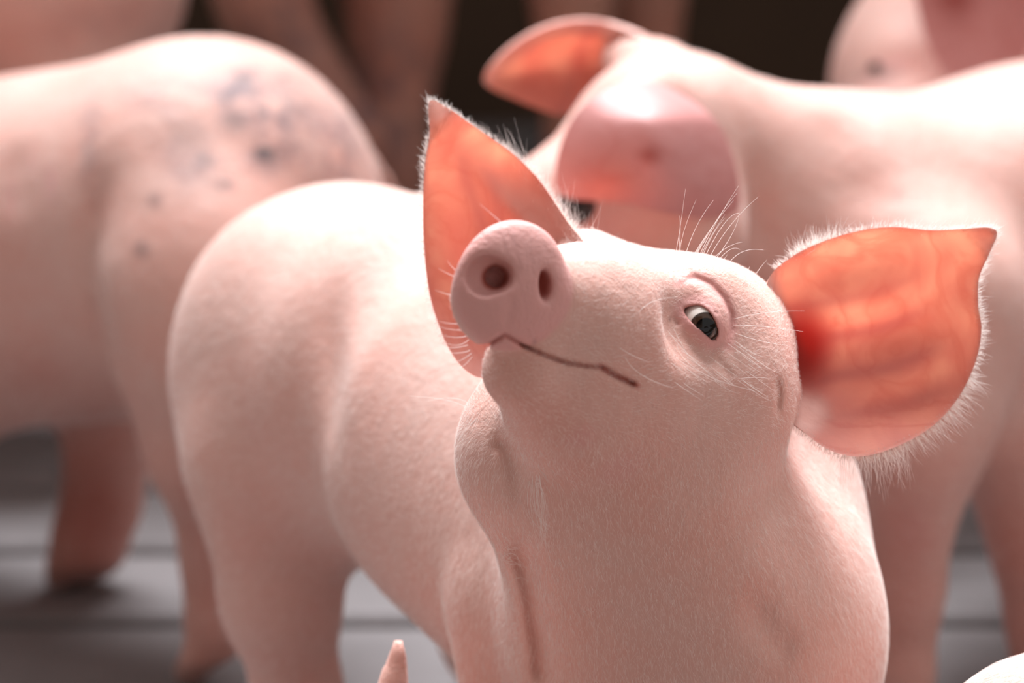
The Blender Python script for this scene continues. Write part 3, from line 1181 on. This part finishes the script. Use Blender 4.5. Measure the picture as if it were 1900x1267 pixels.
for i in range(60):          # crest between the ears
    x0 = 1040 + rng.random() * 110
    bristle([(x0, 478), (x0 + 8, 462), (x0 + 16 + rng.normal() * 10, 452 - 22 * rng.random() * (x0 < 1110))], 2.40 + 0.05 * rng.random(), 0.0001)
hair_obj('bristles', np.array(strands), np.array(radii), pig1, M_hair, 'long pale whiskers and brow bristles')
print('main pig coat', round(time.time() - T0, 1))


# ================================================================== the other pigs
def pxpaint(V, N, marks):
    """soft marks on the side of a body that faces the camera: (px, py, rx, ry, value)"""
    x, y, _ = proj(V)
    f = ((CAM - V) * N).sum(1) > 0
    out = np.zeros(len(V))
    for mx, my, rx, ry, v in marks:
        out = np.maximum(out, v * np.exp(-((x - mx) / rx) ** 2 - ((y - my) / ry) ** 2) * f)
    return out


def finish(label, prims, base, step, mat=None, dirt=(), spots=(), pinks=(), reds=(), feet=(), coat=0, flow=(-1, 0, -0.3), hlen=0.008):
    V, Q = surface(prims, step, smooth=2)
    N = vnormals(V, Q)
    t = thing('pig', label, 'pig', base, 'pigs standing in the pen')
    sp = np.maximum(pxpaint(V, N, spots), 0.5 * hoof_mask(V, feet)) if len(feet) else pxpaint(V, N, spots)
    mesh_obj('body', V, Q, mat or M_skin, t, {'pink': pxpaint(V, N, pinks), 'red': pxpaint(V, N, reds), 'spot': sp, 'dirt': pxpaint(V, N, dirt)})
    if coat:
        x, y, d = proj(V)
        f = ((CAM - V) * N).sum(1) / np.linalg.norm(CAM - V, axis=1)
        w = (f > -0.3) * (x > -50) & (x < 1950) & (y > -50) & (y < 1320)
        hp, hn, _ = scatter(V, Q, N, coat, rng, w.astype(float))
        hs = grow(hp, hn, np.tile(np.array(flow, float), (coat, 1)), hlen * (0.6 + 0.8 * rng.random(coat)), rng, 0.3, 0.35)
        hair_obj('coat', hs, np.full(coat, 0.00009), t, M_hair, 'fine white bristles')
    print(label, len(V), round(time.time() - T0, 1))
    return t, V, Q, N


def ground_base(px, py, d):
    p = P(px, py, d)
    p[2] = 0
    return p


# ---- big dirty-rumped pig on the left, facing left
FL = (-0.95, 0.3)
AWAY[0] = 0.13
lp = [
    E(405, 420, 3.42, 310, 345, 0.16, k=0.05),
    C((340, 430, 3.42, 350), (-150, 490, 3.62, 330), k=0.05),
    C((-150, 490, 3.62, 330), (-420, 460, 3.72, 290), k=0.05),
    E(385, 560, 3.285, 205, 270, 0.085, roll=-4, k=0.03),
    C((305, 530, 3.29, 130), (365, 830, 3.31, 92), k=0.03),
    C((365, 830, 3.31, 92), (402, 1040, 3.36, 58), k=0.03),
    C((210, 690, 3.62, 110), (190, 930, 3.68, 72), k=0.04),
    C((-520, 420, 3.78, 230), (-760, 440, 3.86, 190), k=0.06),
    C((-760, 440, 3.86, 190), (-980, 560, 3.92, 85), k=0.05),
    C((-700, 300, 3.78, 60), (-840, 190, 3.72, 30), k=0.03),
    C((-700, 300, 3.94, 60), (-840, 190, 4.0, 30), k=0.03),
    C((640, 260, 3.50, 34), (735, 360, 3.56, 16), k=0.02),
]
_a = P(402, 1040, 3.36)
lp += leg(_a, 0.028, (_a[0] - 0.005, _a[1] + 0.0), mid=_a * np.array([1, 1, 0.55]) + np.array([0.002, 0.0, 0]), rm=0.029, rf=0.026, face=FL)
_b = P(190, 930, 3.68)
lp += leg(_b, 0.031, (P(150, 1120, 3.70)[0], _b[1] - 0.01), mid=_b * np.array([1, 1, 0.5]) + np.array([-0.014, 0, 0]), rm=0.034, rf=0.031, face=FL)
_c = P(-150, 700, 3.58)
lp += leg(_c, 0.075, (_c[0] - 0.02, _c[1]), rm=0.04, face=FL)
_d = P(-200, 660, 3.80)
lp += leg(_d, 0.07, (_d[0] + 0.02, _d[1]), rm=0.04, face=FL)
lp += [groove([(212, 250), (185, 380), (165, 500), (195, 620), (250, 760)], 22, 0.012, 3.0, 3.75, 0.3),
       groove([(30, 260), (22, 420)], 30, 0.004, 3.0, 3.7, 0.3)]
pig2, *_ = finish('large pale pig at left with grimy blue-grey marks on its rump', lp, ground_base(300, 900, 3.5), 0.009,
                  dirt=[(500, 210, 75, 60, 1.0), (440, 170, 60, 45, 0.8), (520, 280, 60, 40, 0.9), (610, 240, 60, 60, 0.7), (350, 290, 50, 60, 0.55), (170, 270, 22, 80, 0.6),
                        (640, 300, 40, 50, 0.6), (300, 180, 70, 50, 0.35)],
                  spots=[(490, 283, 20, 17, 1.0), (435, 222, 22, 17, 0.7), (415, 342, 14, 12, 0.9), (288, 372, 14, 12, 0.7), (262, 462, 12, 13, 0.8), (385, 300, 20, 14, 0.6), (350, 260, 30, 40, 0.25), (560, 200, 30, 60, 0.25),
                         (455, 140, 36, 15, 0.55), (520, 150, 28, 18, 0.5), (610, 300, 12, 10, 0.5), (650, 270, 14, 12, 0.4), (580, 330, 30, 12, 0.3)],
                  reds=[(170, 960, 90, 200, 0.75), (370, 1000, 60, 200, 0.3), (60, 700, 120, 60, 0.25)],  # shade on the legs and belly painted in as red-brown
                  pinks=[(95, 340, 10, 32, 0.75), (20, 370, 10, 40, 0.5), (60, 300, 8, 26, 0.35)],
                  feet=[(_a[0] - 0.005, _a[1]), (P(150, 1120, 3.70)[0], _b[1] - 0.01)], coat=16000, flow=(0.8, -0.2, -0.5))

AWAY[0] = 0.0

# ---- pig on the right with ears folded forward, facing left
rp = [
    S(1235, 262, 3.24, 140, k=0.04),
    C((1200, 280, 3.24, 145), (1035, 405, 3.20, 105), k=0.04),
    C((1035, 405, 3.20, 105), (930, 470, 3.24, 80), k=0.03),
    C((1240, 400, 3.20, 120), (1050, 490, 3.24, 80), k=0.04),
    S(1285, 425, 3.18, 108, k=0.03),
    C((1290, 275, 3.28, 160), (1550, 405, 3.36, 215), k=0.05),
    C((1440, 480, 3.33, 205), (1650, 620, 3.36, 260), k=0.05),
    C((1560, 430, 3.38, 235), (1950, 500, 3.52, 365), k=0.05),
    C((1950, 500, 3.52, 365), (2550, 520, 3.85, 360), k=0.05),
    C((1720, 560, 3.28, 170), (1700, 780, 3.27, 125), k=0.05),
    C((1700, 780, 3.27, 125), (1680, 1110, 3.32, 60), k=0.04),
    C((1900, 800, 3.40, 130), (1945, 1170, 3.45, 68), k=0.05),
    C((2500, 600, 3.78, 220), (2560, 900, 3.80, 90), k=0.05),
    C((2640, 600, 3.98, 200), (2640, 860, 4.0, 90), k=0.05),
    C((2800, 420, 3.98, 40), (2900, 520, 4.0, 18), k=0.02),
    C((1210, 120, 3.30, 55), (1150, 110, 3.32, 40), k=0.03),
    C((1210, 190, 3.16, 70), (1160, 200, 3.12, 40), k=0.04),
]
FR = (-0.95, -0.25)
_e = P(1680, 1110, 3.32)
rp += leg(_e, 0.028, (_e[0] - 0.004, _e[1]), mid=_e * np.array([1, 1, 0.5]), rm=0.025, rf=0.022, face=FR)
_f = P(1945, 1170, 3.45)
rp += leg(_f, 0.031, (_f[0] + 0.01, _f[1]), mid=_f * np.array([1, 1, 0.5]), rm=0.025, rf=0.022, face=FR)
_g = P(2560, 900, 3.80)
rp += leg(_g, 0.046, (_g[0], _g[1]), mid=_g * np.array([1, 1, 0.5]), rm=0.03, face=FR)
_h = P(2640, 860, 4.0)
rp += leg(_h, 0.046, (_h[0], _h[1]), mid=_h * np.array([1, 1, 0.5]), rm=0.03, face=FR)
rp += [groove([(1395, 250), (1400, 400), (1410, 480)], 24, 0.006, 2.9, 3.4, 0.3),
       groove([(1545, 190), (1560, 300), (1600, 420)], 50, 0.006, 2.9, 3.5, 0.3)]
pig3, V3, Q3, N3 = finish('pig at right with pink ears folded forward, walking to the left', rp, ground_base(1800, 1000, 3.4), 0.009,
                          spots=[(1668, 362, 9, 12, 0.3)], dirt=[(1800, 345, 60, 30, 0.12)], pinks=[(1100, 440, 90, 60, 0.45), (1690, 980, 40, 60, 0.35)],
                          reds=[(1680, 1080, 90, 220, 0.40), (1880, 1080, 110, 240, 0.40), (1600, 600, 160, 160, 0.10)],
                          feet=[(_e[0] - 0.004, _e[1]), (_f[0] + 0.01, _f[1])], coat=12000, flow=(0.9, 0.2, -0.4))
e3 = make_eyeball(pig3, P(1070, 380, 3.108), 0.016, CAM - P(1070, 378, 3.075), M_eye_dark)
e3['label'] = 'dark eye below the folded ear'


def depth_far(x, y, t):
    return 3.36 + 0.03 * (1 - t ** 2) - 0.00012 * (x - 900) - 0.02 * ss(0.3, 1, (110 - y) / 80.0 + (t - 0.6))


def attr_far(x, y, t):
    top = np.interp(x, [897, 915, 960, 1010, 1060, 1110, 1160, 1210], [145, 118, 80, 52, 40, 40, 55, 80])
    band = 1 - ss(20, 34, y - top)
    thick = np.maximum(0.6 * band, 0.9 * ss(1112, 1130, x))
    return {'deep': 0.25 * ss(1020, 1110, x) * (1 - ss(1110, 1130, x)), 'ridge': 0.5 * np.exp(-((x - 1070 + 0.3 * (y - 120)) / 14) ** 2), 'thick': thick}


make_ear('ear', pig3, [(897, 145), (915, 118), (960, 80), (1010, 52), (1060, 40), (1110, 40), (1160, 55), (1210, 80), (1240, 115), (1210, 150), (1160, 165),
                       (1110, 190), (1070, 207), (1035, 212), (985, 196), (940, 177), (908, 162)], (1060, 125), depth_far, 0.005, M_ear, attr_far, rings=20,
         label='far ear pointing forward, glowing orange inside')


def depth_near(x, y, t):
    return 3.035 + 0.035 * t ** 2 + 0.05 * ss(0, 1, (230 - y) / 100.0) * ss(1060, 1250, x) + 0.06 * ss(0, 1, (x - 1200) / 170.0) + 0.012 * (y - 160) / 240.0


def attr_near(x, y, t):
    glow = np.exp(-(((x - 1125) / 80) ** 2 + ((y - 335) / 55) ** 2))
    return {'deep': 0.8 * np.exp(-(((x - 1205) / 22) ** 2 + ((y - 288) / 16) ** 2)), 'ridge': 0.2 * np.ones_like(x), 'thick': 0.80 - 0.72 * glow}


make_ear('ear', pig3, [(1165, 152), (1110, 176), (1070, 210), (1045, 255), (1031, 310), (1033, 350), (1055, 368), (1100, 373), (1160, 379), (1220, 392),
                       (1290, 405), (1345, 402), (1372, 385), (1368, 320), (1345, 250), (1310, 205), (1262, 172), (1212, 153)], (1200, 285), depth_near, 0.006,
         M_ear_pink, attr_near, rings=20, label='near ear folded forward over the eye')

# ---- pig behind at top right, only its face shows
AWAY[0] = 0.12
tp = [
    E(1735, 130, 3.88, 190, 230, 0.11, roll=18, k=0.05),
    C((1700, 170, 3.84, 150), (1650, 330, 3.72, 85), k=0.04),
    C((1650, 330, 3.72, 85), (1640, 400, 3.68, 66), k=0.03),
    C((1780, 130, 3.95, 190), (2050, 260, 4.15, 290), k=0.06),
    C((2050, 260, 4.15, 290), (2600, 300, 4.45, 310), k=0.06),
    S(1668, 118, 3.79, 48, k=0.03),
    C((1770, -10, 3.86, 70), (1800, -60, 3.86, 55), k=0.03),
]
for _p, _hd in ((P(2060, 500, 4.10), 0), (P(2150, 500, 4.28), 0), (P(2620, 520, 4.38), 1), (P(2680, 520, 4.55), 1)):
    tp += leg(_p, 0.075, (_p[0], _p[1]), rm=0.036, hind=bool(_hd), face=(-0.9, -0.3))
pig4, *_ = finish('pig face with a half-closed eye behind the right pig\'s back', tp, ground_base(2100, 500, 4.2), 0.011,
                  spots=[(1632, 136, 30, 9, 0.8), (1606, 143, 20, 7, 0.4)], pinks=[(1660, 118, 40, 18, 0.55), (1800, 120, 90, 60, 0.4), (1620, 165, 60, 16, 0.4)])
e4 = make_eyeball(pig4, P(1636, 134, 3.773), 0.015, CAM - P(1636, 134, 3.757), M_eye_dark)
e4['label'] = 'dark eye'


def depth_t(x, y, t):
    return 3.715 - 0.05 * (y + 120) / 300.0 * (1 - t) + 0.03 * (1 - t ** 2)


def attr_t(x, y, t):
    return {'deep': 0.85 * np.exp(-(((x - 1772) / 42) ** 2 + ((y + 5) / 42) ** 2)), 'ridge': 0.3 + 0 * x, 'thick': 0.72 - 0.2 * ss(1830, 1880, x)}


make_ear('ear', pig4, [(1700, -100), (1695, -40), (1705, 20), (1722, 80), (1752, 132), (1800, 162), (1850, 158), (1900, 110), (1935, 20), (1935, -80), (1890, -170), (1800, -210), (1730, -170)],
         (1805, -10), depth_t, 0.005, M_ear_pink, attr_t, rings=16, label='drooping pink ear with a dark red hollow')

AWAY[0] = 0.0

# ---- pig at the top left edge, rump turned this way
up_ = [
    E(110, -70, 4.25, 218, 290, 0.17, k=0.05),
    C((60, -60, 4.25, 265), (-520, -40, 4.40, 275), k=0.06),
    C((-520, -40, 4.40, 275), (-820, -80, 4.5, 190), k=0.06),
    C((-820, -80, 4.5, 190), (-1040, 20, 4.55, 80), k=0.05),
    C((-780, -220, 4.44, 50), (-870, -330, 4.40, 24), k=0.03),
    C((-780, -220, 4.60, 50), (-870, -330, 4.64, 24), k=0.03),
]
for _p, _hd in ((P(150, 200, 4.18), 1), (P(170, 190, 4.38), 1), (P(-460, 220, 4.32), 0), (P(-480, 210, 4.52), 0)):
    up_ += leg(_p, 0.08, (_p[0], _p[1]), rm=0.04, hind=bool(_hd), face=(-0.95, 0.2))
pig5, *_ = finish('pig rump cut off at the top left corner behind the dirty pig', up_, ground_base(0, 300, 4.3), 0.012, dirt=[(200, 60, 120, 60, 0.2)])

# ---- sow standing in the shade under the roof, only her legs show
sp = [
    C((470, -360, 5.05, 250), (1250, -380, 5.25, 250), k=0.06),
    C((1250, -400, 5.25, 230), (1600, -420, 5.3, 150), k=0.06),
    C((1600, -420, 5.3, 150), (1800, -330, 5.32, 75), k=0.05),
    C((1570, -530, 5.24, 45), (1660, -640, 5.20, 22), k=0.03),
    C((1570, -530, 5.38, 45), (1660, -640, 5.42, 22), k=0.03),
    C((450, -180, 5.0, 130), (492, 20, 5.0, 80), k=0.04),
    C((492, 20, 5.0, 80), (660, 270, 5.02, 62), k=0.03),
    C((735, -160, 5.12, 140), (735, 60, 5.12, 86), k=0.05),
    C((735, 60, 5.12, 86), (725, 330, 5.12, 66), k=0.03),
    C((1065, -160, 5.12, 110), (1060, 120, 5.12, 60), k=0.05),
    C((1190, -160, 5.30, 110), (1195, 120, 5.30, 60), k=0.05),
]
fs = []
for _q, _r in (((660, 270, 5.02), 0.043), ((725, 330, 5.12), 0.046), ((1060, 120, 5.12), 0.042), ((1195, 120, 5.30), 0.042)):
    _p = P(*_q)
    fs.append((_p[0], _p[1]))
    sp += leg(_p, _r, (_p[0], _p[1]), mid=_p * np.array([1, 1, 0.45]), rm=0.036, rf=0.03, face=(0.95, 0.1))
pig6, *_ = finish('tall pig at the back with shade put into its brown skin, only its thick legs showing', sp, ground_base(850, 400, 5.1), 0.013, M_skin_shaded, feet=fs,
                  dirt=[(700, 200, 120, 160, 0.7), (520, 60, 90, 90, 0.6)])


# ---- smaller pigs at the bottom edge
def small_pig(label, loc, yaw, s, droop=False, coat=0):
    c, sn = math.cos(yaw), math.sin(yaw)

    def W(x, y, z):
        return np.array([loc[0] + s * (c * x - sn * y), loc[1] + s * (sn * x + c * y), s * z])
    q = [
        cone(W(-0.22, 0, 0.365), 0.128 * s, W(0.16, 0, 0.355), 0.135 * s, 0.05 * s),
        cone(W(0.16, 0, 0.365), 0.125 * s, W(0.34, 0, 0.42), 0.088 * s, 0.05 * s),
        cone(W(0.34, 0, 0.42), 0.088 * s, W(0.50, 0, 0.355), 0.040 * s, 0.04 * s),
        cone(W(0.36, 0, 0.36), 0.070 * s, W(0.47, 0, 0.325), 0.030 * s, 0.03 * s),
        ellipsoid(W(0.525, 0, 0.352), (0.014 * s, 0.036 * s, 0.036 * s), np.array([[c, sn, 0], [-sn, c, 0], [0, 0, 1.0]]), 0.012 * s),
        cone(W(-0.33, 0, 0.40), 0.02 * s, W(-0.39, 0.03, 0.34), 0.007 * s, 0.02 * s),
    ]
    for m in (-1, 1):
        tip = W(0.33, m * 0.10, 0.565)
        if droop:
            tip = W(0.36, 0.13, 0.42) if m == 1 else W(0.33, -0.10, 0.64)
        q += [cone(W(0.31, m * 0.05, 0.46), 0.036 * s, (W(0.31, m * 0.08, 0.485)), 0.026 * s, 0.02 * s),
              cone(W(0.31, m * 0.08, 0.485), (0.044 if droop else 0.029) * s, tip, (0.014 if droop else 0.011) * s, 0.01 * s)]
        q += [sphere(W(0.545, m * 0.013, 0.352), 0.008 * s, 0.003 * s, 'sub')]
    feet = []
    for x, m, hd in ((0.14, 1, 0), (0.14, -1, 0), (-0.22, 1, 1), (-0.22, -1, 1)):
        hip = W(x, m * 0.07, 0.30)
        ft = W(x + (0.0 if hd else 0.01), m * 0.075, 0)
        mid = W(x - (0.04 if hd else 0), m * 0.075, 0.15)
        feet.append((ft[0], ft[1]))
        q += [cone(hip, 0.075 * s, mid, 0.036 * s, 0.03 * s), cone(mid, 0.036 * s, ft + np.array([0, 0, 0.05 * s]), 0.025 * s, 0.02 * s),
              cone(ft + np.array([0, 0, 0.05 * s]), 0.024 * s, ft + np.array([c * 0.02 * s, sn * 0.02 * s, 0.014 * s]), 0.0139 * s, 0.01 * s)]
    t, *_r = finish(label, q, np.array([loc[0], loc[1], 0]), 0.007, feet=feet, coat=coat)
    for m in (-1, 1):
        make_eyeball(t, W(0.405, m * 0.058, 0.425), 0.014 * s, np.array([c * 0.6 - sn * m, sn * 0.6 + c * m, 0.2]))
    return t


_T = P(740, 1204, 2.60)
_s = (_T[2] + 0.004) / 0.645
_yaw = math.radians(84)
_ox = (math.cos(_yaw) * 0.33 + math.sin(_yaw) * 0.10) * _s
_oy = (math.sin(_yaw) * 0.33 - math.cos(_yaw) * 0.10) * _s
pig7 = small_pig('small pale piglet at the bottom edge, only its ear tip showing', (_T[0] - _ox, _T[1] - _oy), _yaw, _s, droop=True)
_c8 = P(1968, 1478, 2.45)
_s8 = _c8[2] / 0.365
pig8 = small_pig('pale pig back cut off in the bottom right corner', (_c8[0] + 0.22 * _s8 * 0.96, _c8[1] - 0.22 * _s8 * 0.28), math.radians(-16), _s8, coat=2500)
print('all', round(time.time() - T0, 1))
